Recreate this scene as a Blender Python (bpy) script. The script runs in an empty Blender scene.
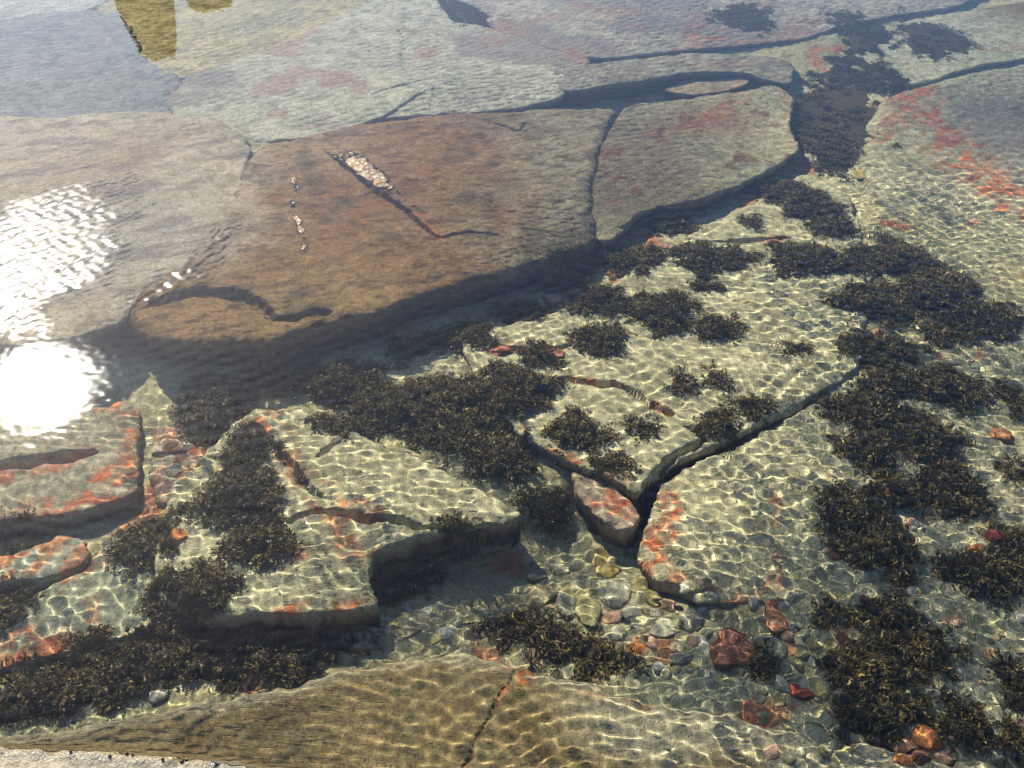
import bpy, math, random
import numpy as np
from mathutils import Vector

# ---------------------------------------------------------------- camera, sky, sun, exposure
sc = bpy.context.scene
COL = sc.collection
PITCH = math.radians(38.0)
CAM_H = 1.55
FOCAL = 1027.0

cam_data = bpy.data.cameras.new('camera')
cam_data.sensor_width = 36.0
cam_data.lens = 36.0 * FOCAL / 1024.0
cam_data.clip_start = 0.05
cam_data.clip_end = 2000.0
cam = bpy.data.objects.new('camera', cam_data)
COL.objects.link(cam)
cam.location = (0, 0, CAM_H)
cam.rotation_euler = (math.pi / 2 - PITCH, 0, 0)
sc.camera = cam


def ray(px, py):
    u = (px - 512.0) / FOCAL
    v = (384.0 - py) / FOCAL
    d = np.array([u, math.cos(PITCH) + v * math.sin(PITCH), -math.sin(PITCH) + v * math.cos(PITCH)])
    return d / np.linalg.norm(d)


GLINT = (40, 386)
_r = ray(*GLINT)
SUN = Vector((_r[0], _r[1], -_r[2])).normalized()      # the sun stands where the water mirrors it
sun_el = math.asin(SUN.z)
sun_az = math.atan2(SUN.x, SUN.y)

world = bpy.data.worlds.new("World")
sc.world = world
world.use_nodes = True
wn = world.node_tree
sky = wn.nodes.new('ShaderNodeTexSky')
sky.sky_type = 'NISHITA'
sky.sun_disc = False
sky.sun_elevation = sun_el
sky.sun_rotation = sun_az
sky.air_density = 1.0
sky.dust_density = 0.8
sky.ozone_density = 3.5
wn.links.new(sky.outputs[0], wn.nodes['Background'].inputs[0])
wn.nodes['Background'].inputs[1].default_value = 0.07

sun_data = bpy.data.lights.new('sun', 'SUN')
sun_data.energy = 5.0
sun_data.angle = math.radians(0.5)
sun_data.color = (1.0, 0.92, 0.76)
sun_data.cycles.is_caustics_light = True
sun = bpy.data.objects.new('sun', sun_data)
COL.objects.link(sun)
sun.location = SUN * 50
sun.rotation_euler = (-SUN).to_track_quat('-Z', 'Y').to_euler()

sc.view_settings.view_transform = 'Standard'
sc.view_settings.look = 'None'
sc.view_settings.gamma = 1.0
sc.view_settings.exposure = 1.38
sc.render.engine = 'CYCLES'
sc.cycles.use_denoising = True
sc.cycles.max_bounces = 8
sc.cycles.diffuse_bounces = 2
sc.cycles.caustics_refractive = True
sc.cycles.caustics_reflective = False

rng = np.random.default_rng(7)
random.seed(7)
IOR = 1.33


def P(px, py, z):
    """World point at height z that is seen at photo position px,py (through the water when z < 0)."""
    d = ray(px, py)
    if z >= 0:
        t = (z - CAM_H) / d[2]
        return np.array([0, 0, CAM_H]) + d * t
    hit = np.array([0, 0, CAM_H]) + d * (-CAM_H / d[2])
    h = d[:2] / IOR
    down = math.sqrt(1 - float(h @ h))
    return np.array([hit[0] + h[0] * (-z) / down, hit[1] + h[1] * (-z) / down, z])


# ---------------------------------------------------------------- noise
def _hash(i, j, s):
    n = (i.astype(np.int64) * 374761393 + j.astype(np.int64) * 668265263 + s * 974634777) & 0x7fffffff
    n = ((n ^ (n >> 13)) * 1274126177) & 0x7fffffff
    n = n ^ (n >> 16)
    return (n & 0xffffff) / float(0xffffff)


def vnoise(x, y, s=0):
    i = np.floor(x); j = np.floor(y)
    fx = x - i; fy = y - j
    fx = fx * fx * fx * (fx * (fx * 6 - 15) + 10); fy = fy * fy * fy * (fy * (fy * 6 - 15) + 10)
    a = _hash(i, j, s); b = _hash(i + 1, j, s); c = _hash(i, j + 1, s); d = _hash(i + 1, j + 1, s)
    return (a + (b - a) * fx + (c - a) * fy + (a - b - c + d) * fx * fy) * 2 - 1


def fbm(x, y, scale, octaves=4, s=0, gain=0.5):
    f = 1.0 / scale; a = 1.0; tot = 0; out = 0
    for o in range(octaves):
        co, si = math.cos(o * 1.1 + .4), math.sin(o * 1.1 + .4)
        out = out + a * vnoise((x * co - y * si) * f + 31.7 * o, (x * si + y * co) * f + 11.3 * o, s + o)
        tot += a; a *= gain; f *= 2.03
    return out / tot


def sstep(a, b, x):
    t = np.clip((x - a) / (b - a), 0, 1)
    return t * t * (3 - 2 * t)


def mixc(c, k, m):
    return c * (1 - m[..., None]) + np.array(k) * m[..., None]


# ---------------------------------------------------------------- mesh helpers
def tag(o, label=None, cat=None, group=None, kind=None):
    if label: o['label'] = label
    if cat: o['category'] = cat
    if group: o['group'] = group
    if kind: o['kind'] = kind
    return o


def link(name, me, mat=None, parent=None, loc=None):
    o = bpy.data.objects.new(name, me)
    COL.objects.link(o)
    if loc is not None: o.location = loc
    if parent is not None: o.parent = parent
    if mat is not None and me is not None: me.materials.append(mat)
    o.cycles.is_caustics_receiver = True
    return o


def mesh_np(name, v, f, smooth=True, col=None, attrs=None):
    """v (n,3); f (m,k) with one polygon size."""
    me = bpy.data.meshes.new(name)
    k = f.shape[1]
    me.vertices.add(len(v)); me.vertices.foreach_set('co', np.ascontiguousarray(v, dtype=np.float32).ravel())
    me.loops.add(f.size); me.loops.foreach_set('vertex_index', np.ascontiguousarray(f, dtype=np.int32).ravel())
    me.polygons.add(len(f)); me.polygons.foreach_set('loop_start', (np.arange(len(f)) * k).astype(np.int32))
    me.update(calc_edges=True)
    me.polygons.foreach_set('use_smooth', np.full(len(f), smooth))
    if col is not None:
        a = me.color_attributes.new('Col', 'FLOAT_COLOR', 'POINT')
        c4 = np.ones((len(v), 4), np.float32); c4[:, :3] = np.clip(col, 0, 1)
        a.data.foreach_set('color', c4.ravel())
    for n, arr in (attrs or {}).items():
        a = me.attributes.new(n, 'FLOAT', 'POINT'); a.data.foreach_set('value', np.asarray(arr, np.float32).ravel())
    return me


def grid_mesh(name, X, Y, Z, keep=None, col=None, attrs=None, origin=(0, 0, 0)):
    ny, nx = X.shape
    v = np.stack([X - origin[0], Y - origin[1], Z - origin[2]], -1).reshape(-1, 3)
    i = np.arange(ny * nx).reshape(ny, nx)
    f = np.stack([i[:-1, :-1], i[:-1, 1:], i[1:, 1:], i[1:, :-1]], -1)
    f = f.reshape(-1, 4) if keep is None else f[keep[:-1, :-1] | keep[:-1, 1:] | keep[1:, 1:] | keep[1:, :-1]]
    used = np.zeros(len(v), bool); used[f.ravel()] = True
    remap = np.cumsum(used) - 1
    c = None if col is None else col.reshape(-1, 3)[used]
    at = {k: a.ravel()[used] for k, a in (attrs or {}).items()}
    return mesh_np(name, v[used], remap[f], True, c, at)


def poly_sdf(X, Y, poly):
    """signed distance, positive inside"""
    d2 = np.full(X.shape, 1e9); ins = np.zeros(X.shape, bool)
    n = len(poly)
    for k in range(n):
        a = poly[k]; b = poly[(k + 1) % n]
        ex, ey = b[0] - a[0], b[1] - a[1]
        wx, wy = X - a[0], Y - a[1]
        t = np.clip((wx * ex + wy * ey) / (ex * ex + ey * ey + 1e-12), 0, 1)
        d2 = np.minimum(d2, (wx - ex * t) ** 2 + (wy - ey * t) ** 2)
        if abs(ey) > 1e-12:
            c = ((a[1] > Y) != (b[1] > Y)) & (X < (b[0] - a[0]) * (Y - a[1]) / ey + a[0])
            ins ^= c
    d = np.sqrt(d2)
    return np.where(ins, d, -d)


def line_dist_t(X, Y, pts):
    d2 = np.full(X.shape, 1e9); T = np.zeros(X.shape)
    n = len(pts) - 1
    for k in range(n):
        a, b = pts[k], pts[k + 1]
        ex, ey = b[0] - a[0], b[1] - a[1]
        wx, wy = X - a[0], Y - a[1]
        t = np.clip((wx * ex + wy * ey) / (ex * ex + ey * ey + 1e-12), 0, 1)
        q = (wx - ex * t) ** 2 + (wy - ey * t) ** 2
        T = np.where(q < d2, (k + t) / n, T); d2 = np.minimum(d2, q)
    return np.sqrt(d2), T


def line_dist(X, Y, pts):
    d2 = np.full(X.shape, 1e9)
    for a, b in zip(pts[:-1], pts[1:]):
        ex, ey = b[0] - a[0], b[1] - a[1]
        wx, wy = X - a[0], Y - a[1]
        t = np.clip((wx * ex + wy * ey) / (ex * ex + ey * ey + 1e-12), 0, 1)
        d2 = np.minimum(d2, (wx - ex * t) ** 2 + (wy - ey * t) ** 2)
    return np.sqrt(d2)


def chaikin(pts, n=2, closed=True):
    p = np.array(pts, float)
    for _ in range(n):
        q = np.roll(p, -1, 0) if closed else p[1:]
        a = p if closed else p[:-1]
        r = np.empty((2 * len(a), p.shape[1]))
        r[0::2] = a * .8 + q * .2; r[1::2] = a * .2 + q * .8
        if not closed: r = np.vstack([p[:1], r, p[-1:]])
        p = r
    return p


def idw(X, Y, ctrl, p=3.0, eps=.03):
    num = 0; den = 0
    for (cx, cy, cz) in ctrl:
        w = 1.0 / (((X - cx) ** 2 + (Y - cy) ** 2) + eps * eps) ** (p / 2)
        num = num + w * cz; den = den + w
    return num / den


# ---------------------------------------------------------------- materials
def nodes(name):
    m = bpy.data.materials.new(name); m.use_nodes = True
    return m, m.node_tree, m.node_tree.nodes['Principled BSDF']


def N(nt, t, **kw):
    n = nt.nodes.new(t)
    for k, v in kw.items():
        if k.startswith('i_'): n.inputs[k[2:].replace('_', ' ')].default_value = v
        else: setattr(n, k, v)
    return n


def math_node(nt, op, a, b):
    n = nt.nodes.new('ShaderNodeMath'); n.operation = op
    for s, v in ((0, a), (1, b)):
        if isinstance(v, (int, float)): n.inputs[s].default_value = v
        else: nt.links.new(v, n.inputs[s])
    return n.outputs[0]


def rock_material(name, grain=1.0, bump=1.0):
    m, nt, b = nodes(name)
    geo = N(nt, 'ShaderNodeNewGeometry')
    at = N(nt, 'ShaderNodeAttribute', attribute_name='Col')
    gl = N(nt, 'ShaderNodeAttribute', attribute_name='gloss')
    n1 = N(nt, 'ShaderNodeTexNoise', i_Scale=230.0, i_Detail=3.0, i_Roughness=.7)
    n2 = N(nt, 'ShaderNodeTexNoise', i_Scale=42.0, i_Detail=5.0, i_Roughness=.65)
    for n in (n1, n2): nt.links.new(geo.outputs['Position'], n.inputs['Vector'])
    n3 = N(nt, 'ShaderNodeTexNoise', i_Scale=95.0, i_Detail=4.0, i_Roughness=.75)
    nt.links.new(geo.outputs['Position'], n3.inputs['Vector'])
    s = math_node(nt, 'ADD', math_node(nt, 'MULTIPLY', n1.outputs[0], 1.9 * grain), math_node(nt, 'MULTIPLY', n2.outputs[0], 1.1 * grain))
    s = math_node(nt, 'ADD', s, math_node(nt, 'MULTIPLY', n3.outputs[0], 1.8 * grain))
    s = math_node(nt, 'MAXIMUM', math_node(nt, 'ADD', s, 1.05 - 2.4 * grain), .25)
    mul = N(nt, 'ShaderNodeVectorMath', operation='SCALE')
    nt.links.new(at.outputs['Color'], mul.inputs[0]); nt.links.new(s, mul.inputs['Scale'])
    nt.links.new(mul.outputs[0], b.inputs['Base Color'])
    ro = math_node(nt, 'SUBTRACT', .9, math_node(nt, 'MULTIPLY', gl.outputs['Fac'], .83))
    nt.links.new(ro, b.inputs['Roughness'])
    nt.links.new(math_node(nt, 'ADD', .06, math_node(nt, 'MULTIPLY', gl.outputs['Fac'], .5)), b.inputs['Specular IOR Level'])
    bp = N(nt, 'ShaderNodeBump', i_Strength=.8 * bump)
    nt.links.new(math_node(nt, 'ADD', .008, math_node(nt, 'MULTIPLY', gl.outputs['Fac'], .012)), bp.inputs['Distance'])
    h = math_node(nt, 'ADD', math_node(nt, 'MULTIPLY', n1.outputs[0], .35), n2.outputs[0])
    nt.links.new(h, bp.inputs['Height']); nt.links.new(bp.outputs[0], b.inputs['Normal'])
    return m


M_ROCK = rock_material('wet_rock')
M_STONE = rock_material('loose_stone', .7, .7)


def weed_material():
    m, nt, b = nodes('seaweed')
    at = N(nt, 'ShaderNodeAttribute', attribute_name='Col')
    nt.links.new(at.outputs['Color'], b.inputs['Base Color'])
    b.inputs['Roughness'].default_value = .5
    b.inputs['Specular IOR Level'].default_value = .15
    return m


M_WEED = weed_material()


def plain_material(name, col, rough, spec=.3, noise=.5, scale=60):
    m, nt, b = nodes(name)
    geo = N(nt, 'ShaderNodeNewGeometry')
    n = N(nt, 'ShaderNodeTexNoise', i_Scale=float(scale), i_Detail=4.0)
    nt.links.new(geo.outputs['Position'], n.inputs['Vector'])
    r = N(nt, 'ShaderNodeMix', data_type='RGBA')
    r.inputs[6].default_value = (*[c * (1 - noise) for c in col], 1)
    r.inputs[7].default_value = (*[min(1, c * (1 + noise)) for c in col], 1)
    nt.links.new(n.outputs[0], r.inputs[0]); nt.links.new(r.outputs[2], b.inputs['Base Color'])
    b.inputs['Roughness'].default_value = rough; b.inputs['Specular IOR Level'].default_value = spec
    return m


# ---------------------------------------------------------------- colours (linear, real-world)
PALE = (.39, .355, .205)
YELLOW = (.34, .29, .14)
GREEN = (.22, .23, .14)
OLIVE = (.21, .155, .066)
BROWN = (.205, .112, .050)
GREYBROWN = (.20, .155, .095)
PURPLE = (.20, .185, .19)
DARK = (.07, .06, .045)
RED = (.40, .090, .028)
ORANGE = (.52, .18, .05)
DRY = (.26, .235, .185)

# ---------------------------------------------------------------- the pool floor
FLOOR_PX = [(150, 370, -0.160), (230, 375, -0.160), (300, 375, -0.160), (430, 340, -0.160), (560, 275, -0.180), (650, 222, -0.170), (760, 185, -0.165),
            (450, 410, -0.190), (380, 410, -0.190), (520, 400, -0.175), (460, 350, -0.160), (490, 380, -0.160), (330, 410, -0.180), (440, 440, -0.170), (490, 460, -0.165), (545, 450, -0.180), (520, 485, -0.180), (200, 430, -0.200), (185, 500, -0.195), (180, 560, -0.200), (225, 470, -0.190), (160, 480, -0.215),
            (830, 120, -0.170), (900, 60, -0.150), (860, 180, -0.190), (880, 240, -0.137), (900, 280, -0.137), (1000, 330, -0.130), (900, 400, -0.130), (900, 480, -0.137),
            (1000, 500, -0.137), (880, 560, -0.151), (820, 620, -0.158), (950, 650, -0.151), (780, 606, -0.149), (830, 590, -0.149), (700, 620, -0.187), (600, 620, -0.222), (760, 680, -0.166),
            (640, 550, -0.295), (560, 550, -0.310), (500, 570, -0.315), (420, 590, -0.300), (300, 650, -0.270), (200, 660, -0.270), (60, 680, -0.265), (650, 665, -0.192),
            (0, 600, -0.270), (60, 520, -0.265), (110, 515, -0.265), (145, 520, -0.240), (610, 94, -0.240), (580, 98, -0.240), (700, 87, -0.190), (650, 88, -0.220),
            (460, 15, -0.130), (745, 16, -0.100), (880, 20, -0.100), (930, 36, -0.120),
            (100, 250, -0.080), (0, 200, -0.080), (0, 60, -0.100), (150, 60, -0.110), (300, 60, -0.080), (250, 130, -0.060), (450, 60, -0.090), (500, 100, -0.090), (650, 50, -0.075), (700, 20, -0.080),
            (600, 40, -0.075), (530, 45, -0.075), (800, 45, -0.090), (400, 20, -0.090), (300, 0, -0.110),
            (950, 740, -0.151), (1150, 700, -0.216), (1150, 400, -0.202), (-150, 650, -0.350), (-150, 300, -0.120), (500, -60, -0.120), (1050, -60, -0.120), (-100, -60, -0.120), (500, 900, -0.370), (1000, 900, -0.288), (0, 900, -0.320)]
FLOOR_C = [P(*c) for c in FLOOR_PX]


def floor_z(X, Y):
    z = idw(X, Y, FLOOR_C, 3.2, .08)
    z = z + .022 * fbm(X, Y, .22, 4, 3) + .010 * np.abs(fbm(X, Y, .06, 3, 5))
    return z


def floor_colour(X, Y):
    c = np.empty(X.shape + (3,)); c[:] = PALE
    c = mixc(c, YELLOW, .6 * sstep(-.1, .4, fbm(X, Y, .5, 3, 12)))
    c = mixc(c, GREEN, .55 * sstep(.0, .4, fbm(X, Y, .18, 4, 15)))
    c = mixc(c, DARK, .45 * sstep(.22, .5, fbm(X, Y, .05, 3, 18)))
    c = mixc(c, RED, .6 * sstep(.3, .45, fbm(X, Y, .12, 4, 21)))
    return c


def axis(a, b, s0, s1, reach=70.0):
    """positions from a to b with spacing growing s0 -> s1, then geometric out to +-reach"""
    p = [a]; 
    while p[-1] < b: p.append(p[-1] + s0 + (s1 - s0) * (p[-1] - a) / (b - a))
    s = s1
    while p[-1] < reach: s *= 1.6; p.append(p[-1] + s)
    q = []; s = s0; x = a
    while x > -reach: s *= 1.6; x -= s; q.append(x)
    return np.array(q[::-1] + p)


fx = axis(-2.7, 2.7, .018, .018); fy = axis(.55, 5.3, .012, .020)
X, Y = np.meshgrid(fx, fy)
far = np.maximum(np.abs(X) - 3, 0) + np.maximum(np.abs(Y - 3) - 3, 0)
Zf = np.where(far > 0, idw(X, Y, FLOOR_C, 3.2, .08) - np.minimum(far * .05, 1.5), floor_z(X, Y))
seabed = link('seabed', grid_mesh('seabed', X, Y, Zf, None, floor_colour(X, Y), {'gloss': np.zeros_like(X)}), M_ROCK)
tag(seabed, kind='structure')

# ---------------------------------------------------------------- rock slabs
SLABS = []       # for the height lookup


def slab(label, poly, ctrl, step=.006, r=.03, warp=.012, rough=.006, slope=4.0, cracks=(), base=PALE, red_edge=0, reds=(), paint=None,
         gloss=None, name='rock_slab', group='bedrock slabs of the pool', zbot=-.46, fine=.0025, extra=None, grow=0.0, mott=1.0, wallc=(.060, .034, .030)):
    cw = [P(*c) for c in ctrl]
    zm = float(np.mean([c[2] for c in ctrl]))
    def zt(px, py):     # top height at a photo position
        q = P(px, py, zm)
        return float(idw(np.array(q[0]), np.array(q[1]), cw, 2.4, .12))
    pw = np.array([P(a, b, zt(a, b))[:2] for a, b in chaikin(poly, 2)])
    m = .16
    x0, y0 = pw.min(0) - m; x1, y1 = pw.max(0) + m
    x0 = max(x0, -3.3); x1 = min(x1, 3.3); y1 = min(y1, 6.2)
    step = step * 1.22
    X, Y = np.meshgrid(np.arange(x0, x1, step), np.arange(y0, y1, step))
    sd = len(SLABS) * 17
    wx = X + warp * fbm(X, Y, .11, 3, 40 + sd); wy = Y + warp * fbm(X, Y, .11, 3, 60 + sd)
    wx = wx + .45 * warp * fbm(X, Y, .028, 3, 45 + sd); wy = wy + .45 * warp * fbm(X, Y, .028, 3, 65 + sd)
    d = poly_sdf(wx, wy, pw) + grow
    ztop = idw(X, Y, cw, 2.4, .12) + rough * fbm(X, Y, .2, 4, 80 + sd) * 1.6 + fine * fbm(X, Y, .03, 3, 90 + sd)
    rr = np.minimum(r, .016 if slope > 3.5 and r < .04 else r) * (1 + .6 * fbm(X, Y, .08, 3, 95 + sd))
    t = np.clip(1 - d / rr, 0, 1)
    z = ztop - rr * (1 - np.sqrt(np.maximum(1 - t * t, 0))) + np.minimum(d, 0) * slope
    wall = sstep(.0, -.03, d)
    chips = np.clip(fbm(X, Y, .07, 3, 97 + sd) - .15, 0, 1) * sstep(.05, .0, d) * (d > 0)
    z = z - .03 * chips + wall * .015 * fbm(X, Y, .04, 3, 99 + sd)
    cd = np.full(X.shape, 9.0)
    for (pts, w, dep) in cracks:
        lp = np.array([P(a, b, zt(a, b))[:2] for a, b in chaikin(pts, 1, False)])
        e, tt = line_dist_t(X + .008 * fbm(X, Y, .04, 4, 7, .6), Y + .008 * fbm(X, Y, .04, 4, 9, .6), lp)
        ww = w * (1 + .6 * fbm(X, Y, .05, 3, 6)) * (.25 + .9 * np.sqrt(np.clip(np.sin(math.pi * tt), 0, 1)))
        z = z - dep * (1 - sstep(.25 * ww, ww, e))
        cd = np.minimum(cd, e)
    if extra is not None: z = z + extra(X, Y, d)
    c = np.empty(X.shape + (3,)); c[:] = base
    b = np.array(base)
    c = mixc(c, b * .55 + np.array(GREEN) * .35, .6 * sstep(-.05, .45, fbm(X, Y, .25, 4, 101 + sd)))
    c = mixc(c, b * 1.25, .6 * sstep(.0, .4, fbm(X, Y, .1, 4, 111 + sd)))
    c = mixc(c, b * .45, .6 * mott * sstep(.18, .5, fbm(X, Y, .035, 3, 115 + sd)))
    c = mixc(c, b * .5, .55 * mott * sstep(.05, .4, fbm(X, Y, .06, 5, 117 + sd, .7)))
    c = mixc(c, b * 1.3, .5 * sstep(.1, .4, fbm(X, Y, .045, 5, 119 + sd, .7)))
    if paint is not None: c = paint(X, Y, c, d)
    c = mixc(c, wallc, .85 * sstep(.003, -.010, d + .006 * fbm(X, Y, .03, 3, 118 + sd)))  # walls get a dark crust colour, deepened to paint in shade below the rim
    rm = np.zeros_like(X)
    if red_edge > 0:
        rm = np.maximum(rm, sstep(1.0, .25, d / (red_edge * (1 + .9 * fbm(X, Y, .12, 4, 121 + sd)) + .004)))
        rm = rm * sstep(-.45, .1, fbm(X, Y, .30, 3, 131 + sd))
    for (pts, w, k) in reds:
        lp = np.array([P(a, b, zt(a, b))[:2] for a, b in pts])
        e = line_dist(X, Y, lp) / (w * (1 + .8 * fbm(X, Y, .09, 4, 141 + sd)))
        rm = np.maximum(rm, k * sstep(1.0, .45, e))
    rm = rm * sstep(-.22, .08, fbm(X, Y, .035, 4, 151 + sd, .65)) * sstep(-.002, .007, d)
    rc = np.empty(X.shape + (3,)); rc[:] = RED
    rc = mixc(rc, ORANGE, sstep(.0, .5, fbm(X, Y, .06, 3, 161 + sd)))
    rc = mixc(rc, (.16, .04, .025), sstep(.1, .5, fbm(X, Y, .05, 3, 171 + sd)))
    k = (np.clip(rm, 0, 1) * (.5 + .5 * sstep(-.3, .3, fbm(X, Y, .016, 3, 181 + sd))))[..., None] * .88
    c = c * (1 - k) + rc * k
    keep = z > zbot
    z = np.maximum(z, zbot)
    solid = d > -.004
    if slope > 3.5:                 # the walls lean in under the rim
        gy, gx = np.gradient(d, step)
        push = np.clip(-d, 0, .15) * 1.7
        X = X + gx * push; Y = Y + gy * push
    g = np.zeros_like(X) if gloss is None else gloss(X, Y, z)
    o3 = (float(pw[:, 0].mean()), float(min(max(pw[:, 1].mean(), 0), 6)), zm)
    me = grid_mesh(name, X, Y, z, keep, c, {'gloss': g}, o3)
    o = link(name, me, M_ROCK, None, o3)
    tag(o, label, 'rock slab', group, 'thing')
    SLABS.append((x0, y0, step, np.where(keep & solid, z, -9)))
    return o


def spot(px, py, z, rpx):
    q = P(px, py, z); q2 = P(px + rpx, py, z)
    return q[0], q[1], abs(q2[0] - q[0])


def blob(X, Y, px, py, z, rpx, aspect=1.0):
    x, y, r = spot(px, py, z, rpx)
    return np.exp(-(((X - x) / r) ** 2 + ((Y - y) / (r * aspect)) ** 2))


def wetgloss(X, Y, z):
    return sstep(-.012, .004, z) * (.85 + .15 * fbm(X, Y, .1, 3, 5))


# -- the big brown ledge and its neighbours
def paint_ledge(X, Y, c, d):
    b = lambda *a: np.clip(blob(X, Y, *a), 0, 1)
    n = fbm(X, Y, .22, 5, 31, .6)
    c = mixc(c, (.215, .105, .046), .8 * np.clip(1.2 * b(345, 195, 0, 95, 1.7), 0, 1) * sstep(-.35, .3, n))
    right = sstep(P(440, 170, 0)[0], P(560, 170, 0)[0], X + .25 * n)
    c = mixc(c, (.25, .215, .135), .85 * right)
    c = mixc(c, (.25, .165, .062), .85 * np.clip(1.3 * b(300, 318, 0, 150, .8), 0, 1) * sstep(-.5, .2, n))
    left = sstep(P(300, 190, 0)[0], P(225, 190, 0)[0], X + .18 * n) * sstep(P(0, 300, 0)[1], P(0, 235, 0)[1], Y)
    c = mixc(c, (.34, .28, .20), .9 * left)
    c = mixc(c, (.32, .24, .15), .6 * b(320, 140, 0, 60, 1.2))
    c = mixc(c, (.36, .31, .22), .55 * sstep(.12, .4, fbm(X, Y, .024, 4, 33, .7)) * right)
    c = mixc(c, (.30, .21, .11), .5 * sstep(.15, .45, fbm(X, Y, .03, 4, 36, .7)) * sstep(-.3, .3, fbm(X, Y, .3, 3, 38)))
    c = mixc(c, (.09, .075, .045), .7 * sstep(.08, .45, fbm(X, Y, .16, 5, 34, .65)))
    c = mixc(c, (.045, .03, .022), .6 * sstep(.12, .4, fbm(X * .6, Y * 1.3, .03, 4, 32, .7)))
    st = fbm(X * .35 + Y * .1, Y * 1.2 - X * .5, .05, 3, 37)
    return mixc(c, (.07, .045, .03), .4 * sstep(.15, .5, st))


def ledge_extra(X, Y, d):
    # a tilted plate that stands a little proud beyond the diagonal crack
    lp = np.array([P(a, b, 0)[:2] for a, b in ((338, 160), (362, 180), (385, 198), (405, 210), (425, 228))])
    e = line_dist(X, Y, lp)
    side = (X - lp[0][0]) * (lp[-1][1] - lp[0][1]) - (Y - lp[0][1]) * (lp[-1][0] - lp[0][0])
    e_, tt = line_dist_t(X, Y, lp)
    nz = fbm(X, Y, .016, 3, 78)
    plate = np.minimum(.007 + .12 * e, .0125) * np.exp(-(np.maximum(e - .045 * (1.1 - tt), 0) / .05) ** 2) * (1 + .55 * nz) * sstep(1.0, .75, tt)
    lq = np.array([P(a, b, 0)[:2] for a, b in ((290, 172), (296, 188), (291, 205), (298, 222), (303, 248))])
    e2, t2 = line_dist_t(X + .012 * fbm(X, Y, .04, 3, 81), Y, lq)
    rdg = .013 * np.exp(-(e2 / .014) ** 2) * np.clip(.75 + 1.0 * fbm(X, Y, .035, 3, 79), 0, 1.2)
    return np.where(side < 0, plate, 0) * sstep(.0, .008, e) + rdg


slab('large brown ledge above the pool with a diagonal crack and a shadowed front edge',
     [(128, 318), (150, 340), (210, 342), (280, 337), (345, 320), (430, 293), (500, 271), (565, 254), (594, 240), (589, 205), (592, 178),
      (595, 158), (599, 140), (611, 122), (617, 108), (560, 108), (500, 111), (440, 114), (395, 119), (350, 125), (300, 136), (264, 143),
      (246, 160), (236, 190), (216, 225), (192, 255), (155, 280), (126, 300)],
     [(300, 230, -.007), (200, 322, -.008), (250, 160, -.014), (380, 170, -.006), (420, 270, -.010), (500, 150, -.02), (580, 130, -.03), (560, 215, -.035),
      (500, 240, -.016), (350, 300, -.006), (590, 240, -.055), (170, 280, -.012), (400, 130, -.016)],
     step=.0045, r=.041, warp=.012, rough=.003, slope=6,
     cracks=[([(336, 160), (362, 180), (385, 198), (405, 210), (420, 225), (440, 238)], .009, .025),
             ([(150, 306), (172, 296), (200, 291), (236, 294), (258, 304), (274, 319)], .026, .04), ([(270, 318), (290, 318), (312, 312), (330, 312)], .02, .025),
             ([(495, 123), (508, 127), (515, 131), (525, 128), (523, 122)], .007, .012),
             ([(440, 238), (470, 232), (500, 235)], .012, .012)],
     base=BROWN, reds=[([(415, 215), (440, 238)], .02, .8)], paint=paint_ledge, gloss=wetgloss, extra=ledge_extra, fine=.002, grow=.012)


def paint_right(X, Y, c, d):
    b = lambda *a: np.clip(blob(X, Y, *a), 0, 1)
    c = mixc(c, GREYBROWN, .95 * np.clip(1.5 * b(630, 165, -.05, 75, 1.8), 0, 1))
    c = mixc(c, (.25, .10, .05), .7 * b(715, 118, -.05, 45, .9))
    return mixc(c, (.17, .05, .035), .6 * sstep(.3, .45, fbm(X, Y, .08, 4, 35)))


slab('pale rock shelf right of the brown ledge, dark gap with weed along its front edge',
     [(624, 107), (690, 99), (748, 91), (772, 84), (792, 95), (786, 125), (797, 150), (772, 166), (745, 178), (715, 192), (690, 200), (655, 204),
      (634, 214), (612, 236), (600, 238), (595, 205), (598, 178), (601, 158), (606, 142), (617, 124)],
     [(620, 150, -.035), (650, 190, -.06), (720, 120, -.06), (770, 140, -.09), (600, 235, -.07)], step=.0065, r=.022, slope=5, grow=.016,
     base=(.38, .35, .20), paint=paint_right, reds=[([(690, 130), (745, 95)], .05, .6), ([(780, 90), (800, 150)], .03, .5)])


def paint_sheet(X, Y, c, d):
    b = lambda *a: np.clip(blob(X, Y, *a), 0, 1)
    c = mixc(c, (.27, .19, .12), .8 * np.clip(b(110, 165, -.02, 70, 1.2) * 1.2, 0, 1) * sstep(-.4, .3, fbm(X, Y, .25, 3, 22)))
    c = mixc(c, (.34, .31, .24), .8 * b(150, 235, -.02, 60, 1.8))
    st = fbm(X * .3 + Y * .2, Y * 1.1 - X * .5, .07, 3, 27)
    c = mixc(c, (.14, .11, .10), .6 * sstep(.1, .5, st))
    return c


def sheet_extra(X, Y, d):
    h = .004 * np.clip(blob(X, Y, 30, 255, 0, 95, 2.0) * 1.3 - .12 + .25 * fbm(X, Y, .12, 4, 71), 0, 1)
    k = sstep(.0, .010, h)
    return h


def sheet_gloss(X, Y, z):
    return sstep(-.008, .002, z)


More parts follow.
